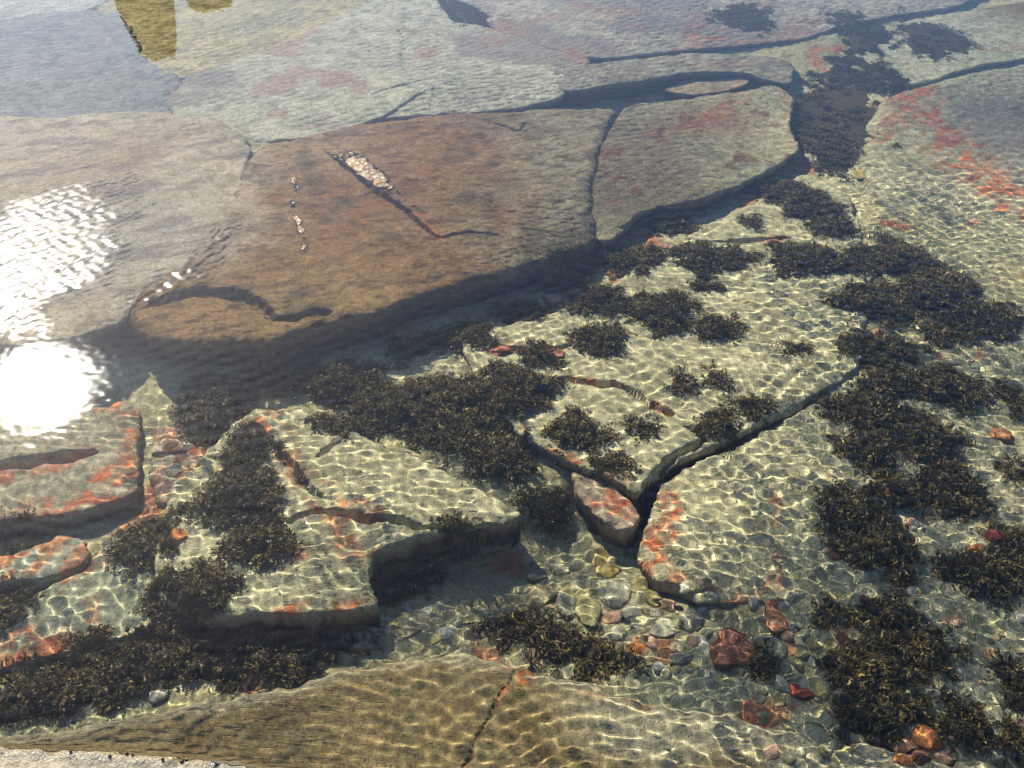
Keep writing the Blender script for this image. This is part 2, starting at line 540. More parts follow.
slab('smooth grey-tan sheet of rock under shallow glittering water at left',
     [(-170, 130), (0, 122), (60, 124), (130, 116), (205, 122), (236, 145), (232, 160), (226, 192), (206, 225), (183, 254), (146, 281),
      (118, 303), (100, 320), (40, 332), (-170, 350)],
     [(0, 140, -.03), (150, 130, -.035), (220, 160, -.03), (150, 220, -.022), (50, 250, -.016), (110, 300, -.02), (-150, 250, -.03), (20, 320, -.02)],
     step=.006, r=.009, slope=5, grow=0.06, base=(.36, .295, .205), paint=paint_sheet, extra=sheet_extra, gloss=sheet_gloss)

# -- far slabs
slab('pale oblong block of rock in the far middle, just above the brown ledge',
     [(372, 113), (395, 101), (428, 83), (480, 73), (546, 67), (554, 77), (554, 95), (500, 105), (430, 109)],
     [(400, 105, -.04), (500, 90, -.045), (545, 80, -.05)], step=.008, r=.009, slope=5, grow=0.05, base=(.40, .37, .26), cracks=[([(428, 83), (436, 95), (430, 107)], .012, .012)])
slab('grey-brown strip of rock above the long dark recess in the far middle',
     [(553, 66), (600, 64), (684, 54), (765, 56), (792, 63), (790, 83), (765, 79), (752, 72), (690, 70), (650, 78), (605, 84), (563, 92)],
     [(600, 75, -.045), (700, 62, -.055), (780, 70, -.07)], step=.008, r=.009, slope=5, grow=0.015, base=(.27, .24, .17), reds=[([(700, 66), (780, 62)], .05, .4)])
slab('thin reddish sliver of rock lying in the long dark recess',
     [(662, 90), (690, 79), (745, 75), (752, 82), (735, 89), (690, 95)], [(700, 85, -.115), (740, 80, -.105), (668, 90, -.13)], step=.006, r=.009, slope=4,
     base=(.27, .20, .13), red_edge=.015, warp=.02)


def paint_far(X, Y, c, d):
    c = mixc(c, (.20, .17, .15), .75 * sstep(.0, .4, fbm(X, Y, .45, 3, 44)))
    return mixc(c, (.30, .16, .11), .6 * sstep(.2, .4, fbm(X, Y, .2, 4, 46)))


slab('broad pale flat rock slab in the far centre left of the weedy crack',
     [(236, 132), (182, 108), (192, 82), (270, 57), (342, 24), (402, -10), (430, 5), (437, 26), (484, 31), (532, 52), (582, 61), (545, 62),
      (480, 69), (426, 79), (392, 97), (366, 115), (300, 131)],
     [(300, 100, -.04), (250, 80, -.05), (400, 40, -.05), (500, 55, -.05), (370, 100, -.03)], step=.009, r=.009, slope=4, grow=0.075, base=(.39, .365, .26), paint=paint_far,
     cracks=[([(398, 30), (404, 45), (402, 60), (408, 72)], .012, .015), ([(370, 95), (402, 85), (440, 77)], .01, .01)])
slab('grey and red slab along the top edge behind a thin dark crack',
     [(494, 23), (530, 39), (590, 56), (684, 46), (760, 40), (794, 36), (850, 18), (975, 0), (1000, -45), (430, -60), (446, -10), (505, 15)],
     [(560, 30, -.05), (700, 20, -.06), (850, 0, -.06), (600, -40, -.05)], step=.010, r=.009, slope=5, grow=0.05, base=(.35, .31, .23), paint=paint_far,
     reds=[([(700, 15), (690, 40), (720, 40)], .06, .7), ([(640, 30), (600, 15)], .05, .4)], cracks=[([(795, 36), (780, 30), (760, 12)], .012, .02)])
slab('yellowish slab at the top left that shows golden in the dark reflection',
     [(182, 74), (268, 50), (338, 17), (392, -14), (380, -70), (150, -70), (104, 0), (118, 58), (140, 80)],
     [(150, 40, -.07), (250, 30, -.06), (330, 0, -.06)], step=.010, r=.009, slope=3, grow=0.045, base=(.39, .32, .155), rough=.01)
slab('bluish grey rough slab at the left end of the far water',
     [(-190, 34), (0, 24), (98, 14), (112, 32), (122, 64), (166, 82), (130, 100), (170, 105), (196, 112), (130, 112), (60, 120), (0, 118), (-190, 126)],
     [(0, 60, -.06), (100, 80, -.055), (120, 105, -.05)], step=.009, r=.009, slope=3, grow=0.09, base=(.20, .20, .19), rough=.012, warp=.02)
slab('light grey slab in the top left corner',
     [(-190, 28), (0, 18), (96, 7), (108, -20), (100, -70), (-190, -70)], [(0, 0, -.07), (80, -10, -.07)], step=.011, r=.009, slope=3, grow=0.05, base=(.40, .38, .32))
slab('pale greenish slab in the top right corner behind the red shelf',
     [(836, 60), (850, 34), (980, 10), (1120, -10), (1120, 40), (1024, 55), (960, 67), (905, 85), (885, 80), (868, 70)],
     [(900, 60, -.10), (1000, 30, -.09), (1100, 20, -.05)], step=.008, r=.009, slope=4, grow=0.025, base=(.38, .36, .23),
     paint=lambda X, Y, c, d: mixc(c, (.20, .13, .035), np.clip(1.4 * blob(X, Y, 1040, 0, -.08, 60, 1.5), 0, 1)), reds=[([(985, 50), (1024, 48)], .03, .7)])


def paint_redshelf(X, Y, c, d):
    b = lambda *a: np.clip(blob(X, Y, *a), 0, 1)
    return mixc(c, (.14, .13, .12), .8 * np.clip(1.5 * b(1010, 125, -.06, 65, 1.2), 0, 1))


slab('grey shelf at the right edge with a wide diagonal band of red crust',
     [(892, 94), (960, 76), (1030, 63), (1230, 40), (1260, 310), (1024, 264), (960, 242), (905, 228), (872, 206), (864, 160), (874, 122)],
     [(900, 110, -.07), (1000, 90, -.05), (1020, 200, -.13), (900, 200, -.165), (960, 225, -.175), (1020, 250, -.18), (1150, 150, -.08)],
     step=.007, r=.05, slope=2.5, grow=0.02, base=(.34, .31, .19), paint=paint_redshelf,
     reds=[([(905, 92), (930, 120), (960, 150), (985, 180)], .13, 1), ([(985, 180), (1010, 205), (1040, 225)], .085, 1), ([(880, 140), (900, 105)], .05, .7),
           ([(1024, 190), (1060, 215)], .06, .8)])

# -- slabs on the pool floor
slab('wide pale weedy slab in the middle of the pool floor',
     [(455, 332), (520, 322), (585, 300), (640, 262), (690, 232), (760, 200), (800, 170), (850, 190), (866, 240), (870, 300), (866, 370), (826, 390),
      (760, 424), (715, 447), (660, 470), (648, 480), (640, 500), (610, 478), (570, 462), (540, 450), (500, 415), (470, 380)],
     [(560, 340, -0.139), (700, 260, -0.127), (800, 220, -0.127), (800, 350, -0.115), (650, 420, -0.115), (560, 430, -0.131), (640, 480, -0.123)],
     step=.0055, r=.03, slope=4, base=PALE, rough=.008,
     cracks=[([(560, 378), (590, 382), (620, 384), (645, 400), (660, 408), (672, 412)], .014, .03),
             ([(706, 437), (695, 446), (682, 450), (668, 460), (652, 476)], .011, .05),
             ([(685, 424), (700, 433), (712, 440)], .008, .025), ([(490, 347), (550, 350), (570, 345)], .012, .02), ([(700, 242), (745, 240), (790, 238)], .01, .02)],
     reds=[([(560, 376), (590, 380), (622, 384)], .022, .9), ([(655, 404), (672, 412)], .02, .9), ([(490, 346), (550, 347)], .025, .7), ([(545, 455), (600, 480)], .06, .9),
           ([(735, 240), (785, 239)], .018, .7)])
slab('pale slab right of the crack on the pool floor, red along its front edge',
     [(668, 482), (690, 470), (720, 455), (765, 434), (830, 396), (880, 430), (890, 500), (890, 570), (820, 590), (765, 598), (738, 600), (700, 588), (645, 572),
      (650, 540), (662, 508)],
     [(720, 480, -0.133), (800, 440, -0.130), (700, 560, -0.144), (650, 560, -0.137), (820, 560, -0.144), (740, 590, -0.144)],
     step=.005, r=.03, slope=6, grow=.016, base=PALE, rough=.008,
     reds=[([(672, 490), (668, 520), (650, 550), (648, 572)], .05, 1), ([(650, 572), (700, 588), (745, 598)], .03, 1), ([(775, 500), (778, 560), (772, 590)], .018, .7), ([(755, 520), (757, 530)], .015, .8)])
slab('pale slab crossed by a rust-red crack, its front dropping into the dark channel',
     [(252, 404), (300, 408), (350, 430), (430, 462), (500, 492), (530, 515), (500, 524), (450, 534), (376, 552), (368, 575), (384, 604), (330, 612), (276, 616),
      (200, 620), (150, 588), (156, 520), (178, 472), (222, 432)],
     [(280, 430, -0.144), (400, 480, -0.126), (510, 510, -0.126), (300, 540, -0.135), (370, 590, -0.149), (220, 580, -0.162), (240, 460, -0.153)],
     step=.005, r=.03, slope=7, base=PALE, rough=.008,
     cracks=[([(252, 420), (272, 444), (290, 463), (305, 482), (322, 498)], .010, .03), ([(288, 521), (310, 513), (326, 510), (346, 514), (372, 522), (395, 520), (420, 527), (440, 526)], .010, .04),
             ([(318, 456), (330, 448), (342, 442)], .01, .02)],
     reds=[([(254, 420), (290, 463), (320, 495), (338, 512)], .038, .95), ([(262, 400), (300, 440), (295, 460)], .03, .8), ([(338, 512), (345, 540), (356, 560)], .03, .8),
           ([(362, 508), (378, 516)], .035, .8), ([(286, 565), (300, 552)], .03, .8), ([(386, 603), (330, 612), (272, 617)], .035, 1), ([(376, 552), (450, 535)], .02, .7), ([(470, 530), (528, 518)], .02, .8), ([(176, 470), (205, 440)], .04, .7)])
slab('small orange-crusted slab just right of the vertical crack at left',
     [(150, 402), (200, 402), (240, 400), (232, 436), (205, 470), (180, 508), (150, 506)], [(170, 430, -.20), (200, 460, -.2), (160, 500, -.21)],
     step=.005, r=.025, slope=5, base=(.32, .30, .2), reds=[([(160, 445), (190, 450), (175, 480), (160, 498)], .085, 1)], cracks=[([(150, 452), (165, 455), (185, 452)], .008, .02)])
slab('long slab by the sun glint at left, red along its lower edge',
     [(-120, 380), (0, 376), (60, 390), (110, 396), (141, 402), (141, 470), (142, 494), (120, 502), (80, 512), (30, 519), (-120, 532)],
     [(0, 400, -.17), (100, 420, -.17), (130, 490, -.19), (40, 510, -.19), (-100, 460, -.18)],
     step=.0055, r=.03, slope=5, base=(.30, .27, .18), red_edge=.085, cracks=[([(-60, 478), (0, 468), (40, 460), (80, 455), (95, 452)], .020, .04)],
     reds=[([(105, 485), (138, 465), (135, 490)], .075, 1), ([(-40, 485), (60, 462), (85, 452)], .04, .8), ([(0, 515), (80, 508), (120, 498)], .035, .9)])
slab('small rounded red slab with a pale green centre at the left edge',
     [(-60, 566), (0, 558), (40, 542), (62, 530), (86, 536), (93, 550), (76, 572), (20, 582), (-60, 590)], [(0, 570, -.22), (75, 545, -.21)],
     step=.005, r=.035, slope=5, base=(.31, .33, .23), red_edge=.09, reds=[([(-40, 575), (10, 568)], .08, 1)], warp=.008)
slab('greenish slab at lower left with red streaks and a red lower edge',
     [(18, 596), (60, 580), (86, 566), (99, 546), (108, 534), (150, 517), (166, 545), (150, 590), (175, 615), (178, 622), (130, 636), (85, 648), (40, 662), (-70, 690), (-60, 650)],
     [(60, 600, -.20), (130, 550, -.2), (150, 615, -.22), (30, 660, -.23), (-40, 680, -.25)], step=.005, r=.035, slope=5, base=(.27, .27, .175), red_edge=.035,
     reds=[([(20, 598), (70, 584)], .03, 1), ([(92, 600), (88, 625), (75, 645)], .03, .8), ([(20, 668), (60, 655)], .08, 1), ([(-20, 670), (20, 640)], .06, .8), ([(90, 650), (175, 622)], .028, 1), ([(95, 565), (130, 545)], .02, .7)])


# -- the brown shelf along the bottom of the photograph
def paint_shelf(X, Y, c, d):
    b = lambda *a: np.clip(blob(X, Y, *a), 0, 1)
    z = P(100, 757, .012)
    c = mixc(c, (.33, .29, .20), .75 * sstep(.06, .0, d) * sstep(200, 420, np.full(X.shape, 500.)))
    st = fbm(X * .4 + Y * .3, Y * 1.2 - X * .3, .06, 3, 29)
    c = mixc(c, (.13, .085, .03), .4 * sstep(.0, .45, fbm(X, Y, .09, 5, 28, .65)))
    c = mixc(c, (.28, .22, .10), .4 * sstep(.1, .45, fbm(X, Y, .04, 4, 26, .65)))
    return c


def shelf_dry(X, Y, c, d):
    c = paint_shelf(X, Y, c, d)
    lp = np.array([P(a, b, .006)[:2] for a, b in ((-200, 742), (0, 743), (100, 750), (200, 757), (300, 766), (380, 790), (420, 850))])
    yl = np.interp(X, lp[:, 0], lp[:, 1])
    k = sstep(.0, .012, yl - Y + .012 * fbm(X, Y, .05, 3, 51))
    return mixc(c, DRY, .9 * k)


def shelf_extra(X, Y, d):
    lp = np.array([P(a, b, .006)[:2] for a, b in ((-200, 740), (0, 741), (100, 748), (200, 755), (300, 764), (380, 790), (420, 850))])
    yl = np.interp(X, lp[:, 0], lp[:, 1])
    t = yl - Y
    return .030 * sstep(-.022, .02, t) + .006 * np.exp(-((t - .005) / .018) ** 2) * (1 + fbm(X, Y, .02, 3, 53)) * sstep(P(330, 760, 0)[0], P(250, 760, 0)[0], X)


def shelf_gloss(X, Y, z):
    lp = np.array([P(a, b, .006)[:2] for a, b in ((-200, 745), (0, 746), (100, 754), (200, 761), (300, 770), (380, 796), (420, 850))])
    yl = np.interp(X, lp[:, 0], lp[:, 1])
    return sstep(-.01, .0, z) * sstep(.03, .0, yl - Y)


def paint_both(X, Y, c, d):
    c = shelf_dry(X, Y, c, d)
    a = P(505, 690, -.08)[0]; b = P(640, 720, -.1)[0]
    w = .16 + .10 * fbm(X, Y, .2, 3, 5)
    k = sstep(w, w - .10, d) * sstep(a, b, X)
    return mixc(c, (.33, .30, .19), .9 * np.maximum(k, .5 * sstep(.06, .0, d)))


slab('brown rock shelf along the bottom edge, cut by a thin diagonal crack',
     [(-160, 742), (0, 724), (60, 717), (110, 712), (200, 698), (300, 674), (380, 654), (430, 644), (480, 649), (520, 660), (560, 668), (600, 680), (680, 702), (760, 716),
      (850, 738), (960, 754), (1150, 775), (1150, 960), (-160, 960)],
     [(50, 724, -.034), (200, 715, -.038), (330, 690, -.045), (430, 655, -.065), (480, 690, -.075), (440, 750, -.05), (300, 755, -.026), (150, 745, -.024), (30, 740, -.022),
      (0, 900, .02), (300, 900, .02), (540, 690, -.075), (620, 700, -.10), (700, 720, -.12), (850, 745, -.115), (1000, 770, -.12), (520, 740, -.075), (650, 765, -.09), (800, 790, -.11),
      (700, 900, -.0), (1000, 900, -.05), (480, 900, .01)],
     step=.0045, r=.05, slope=3, mott=.35, base=OLIVE, paint=paint_both, extra=shelf_extra, gloss=shelf_gloss, fine=.0015, rough=.005,
     cracks=[([(519, 660), (512, 680), (500, 696), (490, 714), (478, 740), (464, 768), (440, 820)], .0035, .008)],
     reds=[([(518, 655), (525, 672)], .03, 1), ([(508, 685), (480, 735), (466, 765)], .004, 1), ([(590, 690), (640, 700)], .02, .5)])


def height(x, y):
    h = float(floor_z(np.array([x]), np.array([y]))[0])
    for (x0, y0, s, Z) in SLABS:
        i = (y - y0) / s; j = (x - x0) / s
        if 0 <= i < Z.shape[0] - 1 and 0 <= j < Z.shape[1] - 1:
            h = max(h, Z[int(i), int(j)])
    return h


def settle(px, py, lift=0.0):
    """the surface point seen at px,py"""
    z = -.2
    for _ in range(12):
        q = P(px, py, z + lift)
        z = .5 * z + .5 * height(q[0], q[1])
    q = P(px, py, z + lift)
    return q[0], q[1], height(q[0], q[1])


# ---------------------------------------------------------------- water
def water():
    ny = 700
    yy = [.55]
    while yy[-1] < 5.4: yy.append(yy[-1] + .0041 + .0085 * ((yy[-1] - .55) / 4.85) ** 1.4)
    s = .02
    while yy[-1] < 70: s *= 1.5; yy.append(yy[-1] + s)
    pre = []; s = .02; y = .55
    while y > -70: s *= 1.5; y -= s; pre.append(y)
    yy = np.array(pre[::-1] + yy)
    ss = list(np.linspace(-1, 1, 680))
    s = .01
    while ss[-1] < 30: s *= 1.6; ss.append(ss[-1] + s); ss.insert(0, -ss[-1])
    S, Y = np.meshgrid(np.array(ss), yy)
    X = S * (1.25 + .36 * np.clip(Y, .4, 5.4))
    Z = np.zeros_like(X)
    amp_c = [(*P(px, py, 0)[:2], a) for px, py, a in (
        (40, 386, .30), (150, 430, 1.0), (50, 300, .4), (60, 100, .10), (300, 60, .08), (500, 40, .08), (700, 60, .10), (900, 60, .2), (950, 180, 1.0), (500, 160, .10), (650, 150, .14),
        (350, 220, .12), (200, 200, .12), (220, 370, .9), (330, 360, .5), (560, 300, .8), (700, 250, .9), (800, 300, 1.1), (950, 330, 1.15), (300, 480, 1.15), (450, 450, 1.1), (640, 420, 1.1), (760, 480, 1.1),
        (950, 560, 1.1), (900, 680, 1.05), (720, 640, 1.0), (560, 600, .8), (450, 580, .5), (250, 650, .6), (60, 600, .8), (200, 720, .8), (300, 700, .9), (400, 700, 1.2), (600, 740, 1.4), (750, 740, 1.3), (850, 760, 1.2), (1200, 500, 1.0))]
    A = idw(X, Y, amp_c, 3.0, .12)
    A = np.where(A > .7, .7 + (A - .7) * 1.5, A)
    A = A * np.clip(.95 + .75 * fbm(X, Y, .55, 3, 66), .3, 1.5)
    vis = (np.abs(S) <= 1.2) & (Y > .3) & (Y < 5.8)
    w = np.random.default_rng(11)
    xs, ys = X[vis], Y[vis]
    zz = np.zeros_like(xs)
    for k in range(64):
        lam = .019 * (3.0 ** w.random()) 
        a = w.normal(math.radians(62), .75) if k % 3 else w.uniform(0, 2 * math.pi)
        sl = .0145
        env = .42 + .95 * np.clip(vnoise(xs / .5 + k * 3.7, ys / .5 - k * 1.9, k), -.6, 1)
        ph = w.uniform(0, 6.28)
        zz += np.maximum(env, .08) * sl * lam / (2 * math.pi) * np.sin(2 * math.pi / lam * (xs * math.cos(a) + ys * math.sin(a)) + ph + .8 * vnoise(xs / .3, ys / .3, k + 90))
    # rings that run out from the rock at the bottom edge
    for (px, py, lam, sl, rad) in ((300, 800, .030, .045, .5), (600, 800, .030, .075, .5), (760, 800, .028, .05, .4), (520, 560, .034, .02, .3), (330, 560, .036, .02, .3)):
        c = P(px, py, 0)
        rr = np.hypot(xs - c[0], ys - c[1])
        zz += sl * lam / (2 * math.pi) * np.sin(2 * math.pi * rr / lam + 1.5 * vnoise(xs / .12, ys / .12, 5)) * np.exp(-(rr / rad) ** 2) * (.5 + .5 * vnoise(xs / .2, ys / .2, 8))
    Z[vis] = zz * A[vis]
    hump = np.clip(blob(X, Y, 30, 250, 0, 92, 1.75) * 1.5 - .45 + .55 * fbm(X, Y, .14, 5, 71, .6), 0, .5) * 2 + .9 * np.clip(blob(X, Y, 180, 275, 0, 40, .9) * 1.3 - .5 + .8 * fbm(X, Y, .06, 4, 72), 0, 1)
    hump = np.clip(hump, 0, 1)
    def film(pts, w_):
        lp = np.array([P(a, b, 0)[:2] for a, b in pts])
        e, t = line_dist_t(X[vis], Y[vis], lp)
        return np.exp(-(e / w_) ** 2), t
    fa, ta = film(((338, 158), (365, 178), (392, 198), (412, 212)), .016)
    fb, tb = film(((352, 148), (378, 168), (400, 190)), .045)
    fc, tc = film(((290, 172), (297, 190), (291, 208), (298, 222), (303, 248)), .016)
    fd, td = film(((228, 225), (205, 258), (175, 284), (140, 300)), .040)
    wet = fd * .8 * np.clip(.75 + .9 * fbm(X[vis], Y[vis], .05, 3, 74), 0, 1.3)
    FILM = np.zeros_like(X); FILM[vis] = np.clip(wet, 0, 1)
    cz = np.zeros_like(xs)
    for k in range(24):
        lam = .022 * (2.2 ** w.random()); a = w.uniform(0, 2 * math.pi)
        cz += .022 * lam / (2 * math.pi) * np.sin(2 * math.pi / lam * (xs * math.cos(a) + ys * math.sin(a)) + w.uniform(0, 6.28) + 1.2 * vnoise(xs / .08, ys / .08, k + 300))
    Z[vis] += cz * (hump[vis] + 2.0 * wet)
    chop = np.clip(np.clip(blob(X, Y, 38, 386, 0, 60, 1.0), 0, 1) ** .8 + .95 * hump + .75 * FILM, 0, 1)
    me = grid_mesh('water', X, Y, Z, None, None, {'chop': chop})
    m = bpy.data.materials.new('sea_water'); m.use_nodes = True
    nt = m.node_tree; nt.nodes.clear()
    out = N(nt, 'ShaderNodeOutputMaterial'); g = N(nt, 'ShaderNodeBsdfGlass')
    g.inputs['IOR'].default_value = IOR; g.inputs['Color'].default_value = (.97, .985, .985, 1)
    at = N(nt, 'ShaderNodeAttribute', attribute_name='chop')
    nt.links.new(math_node(nt, 'MULTIPLY', at.outputs['Fac'], .145), g.inputs['Roughness'])
    nt.links.new(g.outputs[0], out.inputs[0])
    o = link('water', me, m)
    o.cycles.is_caustics_receiver = False
    o.cycles.is_caustics_caster = True
    tag(o, kind='structure')


water()

# ---------------------------------------------------------------- seaweed
def frond_mesh(rx, ry, h, seed, tint):
    """bushy clump: many small tufts, each a burst of stalks set with little leaf blades"""
    g = np.random.default_rng(seed)
    area = math.pi * rx * ry
    nt_ = int(np.clip(area * 1750, 8, 70))
    u = ((np.arange(nt_) + .5) / nt_) ** .5; th = np.arange(nt_) * 2.39996 + seed + g.normal(0, .35, nt_)
    wob = 1 + .20 * np.sin(th * 3 + seed) + .12 * np.sin(th * 7 + seed * 2.3)
    tx = u * np.cos(th) * rx * wob * .92; ty = u * np.sin(th) * ry * wob * .92
    tr = g.uniform(.020, .040, nt_)
    tz = np.maximum(h * (1 - .7 * u ** 2) * g.uniform(.55, 1.1, nt_) - tr * .8, 0)
    tb = g.uniform(.6, 1.5, nt_)                      # tufts differ in tone
    per, nod = 18, 8
    n = nt_ * per
    ti = np.repeat(np.arange(nt_), per)
    az = g.random(n) * 2 * math.pi; el = np.arcsin(g.uniform(-.15, 1, n))
    D0 = np.stack([np.cos(az) * np.cos(el), np.sin(az) * np.cos(el), np.sin(el)], 1)
    ln = tr[ti] * g.uniform(.6, 1.2, n)
    O = np.stack([tx[ti], ty[ti], tz[ti]], 1)
    warm = g.random(nt_)[ti]
    V = []; C = []
    for k in range(nod):
        t = (k + g.random(n)) / nod
        p = O + D0 * (ln * t)[:, None] + g.normal(0, .0025, (n, 3))
        for q in range(2):
            L = g.uniform(.006, .012, n); W = g.uniform(.0012, .0028, n)
            D = D0 + g.normal(0, .55, (n, 3)); D /= np.linalg.norm(D, axis=1)[:, None]
            S_ = np.cross(D, g.normal(0, 1, (n, 3))); S_ /= np.linalg.norm(S_, axis=1)[:, None] + 1e-6
            V.append(np.stack([p - S_ * W[:, None], p + S_ * W[:, None], p + D * L[:, None] - np.array([0, 0, .25]) * L[:, None]], 1).reshape(-1, 3))
            base = np.array([.145, .102, .034]) * tint
            c = base * (g.uniform(.4, 1.3, n) * tb[ti])[:, None]
            c = c * (1 - .35 * warm[:, None]) + np.array([.22, .18, .07]) * tint * .35 * warm[:, None]
            hi = (g.random(n) < .07)[:, None] * np.array([.28, .22, .10]) * g.uniform(.5, 1.2, n)[:, None]
            C.append(np.repeat(np.maximum(c, hi), 3, 0))
    V = np.concatenate(V); C = np.concatenate(C)
    return V, np.arange(len(V)).reshape(-1, 3), C


M_HOLD = plain_material('holdfast', (.05, .036, .018), .8, .1, .5, 90)


def weed(cx, cy, rx, ry, label, h=None, tint=1.0, rot=0.0, group='brown seaweed clumps on the pool floor'):
    i = weed.n; weed.n += 1
    x, y, z = settle(cx, cy, .02)
    dist = math.sqrt(x * x + y * y + (CAM_H - z) ** 2)
    dep = math.asin(min(1, (CAM_H) / math.sqrt(x * x + y * y + CAM_H ** 2)))
    rw = 1.10 * rx * dist / FOCAL
    hh = h if h else min(.10, max(.03, .75 * min(rw, ry * dist / FOCAL * 1.4)))
    yw = max(.4 * min(rw, .05), (ry * dist / FOCAL - .30 * hh * math.cos(dep)) / math.sin(dep))
    e = bpy.data.objects.new('seaweed_clump', None)
    COL.objects.link(e); e.location = (x, y, z - .006); e.rotation_euler = (0, 0, rot); e.empty_display_size = .05
    tag(e, label, 'seaweed', group)
    V, F, C = frond_mesh(rw, yw, hh, 300 + i, tint)
    # follow the ground
    gx = np.linspace(-1.3, 1.3, 9); G = np.zeros((9, 9))
    co, si = math.cos(rot), math.sin(rot)
    for a in range(9):
        for b in range(9):
            lx, ly = gx[b] * rw, gx[a] * yw
            G[a, b] = np.clip(height(x + lx * co - ly * si, y + lx * si + ly * co) - z, -.07, .05)
    fi = np.clip((V[:, 1] / yw + 1.3) / 2.6 * 8, 0, 7.999); fj = np.clip((V[:, 0] / rw + 1.3) / 2.6 * 8, 0, 7.999)
    ii, jj = fi.astype(int), fj.astype(int); ti, tj = fi - ii, fj - jj
    V[:, 2] += G[ii, jj] * (1 - ti) * (1 - tj) + G[ii + 1, jj] * ti * (1 - tj) + G[ii, jj + 1] * (1 - ti) * tj + G[ii + 1, jj + 1] * ti * tj
    zc = z - .006
    V[:, 2] = np.minimum(V[:, 2], -.012 - zc)      # fronds float no higher than the surface
    o = link('fronds', mesh_np('fronds', V, F, False, C), M_WEED, e); o['kind'] = 'stuff'
    # holdfast: a low lumpy mat the fronds grow from
    n = 22; a = np.linspace(0, 2 * math.pi, n, endpoint=False)
    vs = [(0, 0, hh * .32)]; 
    for k, (q, zz) in enumerate(((.35, .30), (.62, .2), (.78, -.02))):
        for b in a:
            w = 1 + .22 * math.sin(b * 3 + 300 + i) + .13 * math.sin(b * 7 + (300 + i) * 2.3)
            lx, ly = q * rw * w * math.cos(b), q * yw * w * math.sin(b)
            gz = float(np.clip(height(x + lx * co - ly * si, y + lx * si + ly * co) - z, -.07, .05))
            vs.append((lx, ly, gz + hh * zz + random.uniform(-.004, .004)))
    fs = [(0, 1 + k, 1 + (k + 1) % n) for k in range(n)]
    for r_ in range(2):
        for k in range(n):
            p, q = 1 + r_ * n + k, 1 + r_ * n + (k + 1) % n
            fs.append((p, p + n, q + n, q))
    me = bpy.data.meshes.new('holdfast'); me.from_pydata(vs, [], fs); me.update()
    for p in me.polygons: p.use_smooth = True
    link('holdfast', me, M_HOLD, e)
    return e


weed.n = 0
FAR = 'dark seaweed clumps in the far cracks'
for a in [
    (745, 16, 27, 12, 'small isolated dark weed patch near the top edge, right of centre', .05, .8, FAR),
    (456, 8, 26, 10, 'dark weed at the top edge in the crack between two far slabs', .04, .8, FAR),
    (476, 22, 24, 9, 'flat tail of dark weed where the thin far crack begins', .03, .8, FAR),
    (862, 32, 24, 17, 'dark weed at the top of the far right weedy cleft', .06, .8, FAR),
    (932, 36, 28, 17, 'separate dark weed patch on the pale slab in the top right', .05, .8, FAR),
    (856, 72, 32, 13, 'middle dark weed patch of the far cleft, under the pale patch', .05, .8, FAR),
    (882, 78, 22, 10, 'thin weed patch at the tip of the red shelf crack', .04, .8, FAR),
    (832, 112, 48, 26, 'largest dark weed clump in the far cleft', .07, .8, FAR),
    (828, 146, 28, 18, 'lowest weed of the far cleft, just above the small yellow stone', .05, .8, FAR),
]: weed(a[0], a[1], a[2] * 1.15, a[3] * 1.4, a[4], h=a[5], tint=a[6], group=a[7])
UND = 'seaweed clumps under the brown ledge'
MID = 'seaweed clumps on the pale middle slab'
for a in [
    (772, 190, 20, 17, 'upper left clump of the weed group below the far cleft'),
    (808, 202, 26, 24, 'right clump of the weed group below the far cleft'),
    (832, 224, 22, 15, 'low trailing clump at the lower right end of the group below the far cleft'),
    (752, 218, 10, 9, 'tiny weed tuft left of the group below the far cleft'),
    (668, 212, 30, 15, 'dark reddish weed in the shadow of the pale shelf edge'),
    (630, 258, 39, 20, 'rounded clump just clear of the ledge shadow, left of a similar one'),
    (712, 255, 40, 19, 'wide clump on pale rock between two others in the upper row'),
    (808, 257, 37, 21, 'clump at the right end of the upper row beside the big weed bed'),
    (706, 283, 15, 10, 'small tuft hanging below the wide upper row clump'),
    (596, 298, 30, 23, 'upper half of the tall central clump right of a pink stone'),
    (600, 337, 28, 22, 'lower half of the tall central clump above the red crack'),
    (660, 308, 37, 25, 'broad tufted clump right of the tall central clump'),
    (718, 325, 24, 17, 'clump trailing off the right end of the broad tufted clump'),
    (797, 345, 11, 8, 'tiny lone tuft on the bare pale slab'),
    (685, 382, 14, 13, 'left one of two small tufts side by side on the pale slab'),
    (718, 376, 15, 12, 'right one of two small tufts side by side on the pale slab'),
    (720, 423, 22, 21, 'round clump above the shadowed crack on the pale slab'),
    (754, 405, 17, 15, 'small leaning clump above the right part of the shadowed crack'),
    (644, 424, 14, 12, 'small pale olive tuft just left of the red nub'),
    (650, 493, 27, 20, 'clump at the dark corner between the red block and the red edged slab'),
    (612, 462, 23, 19, 'olive clump above the red block'),
    (578, 428, 28, 25, 'loose olive clump left of the small pale tuft'),
]: weed(*a, group=MID)
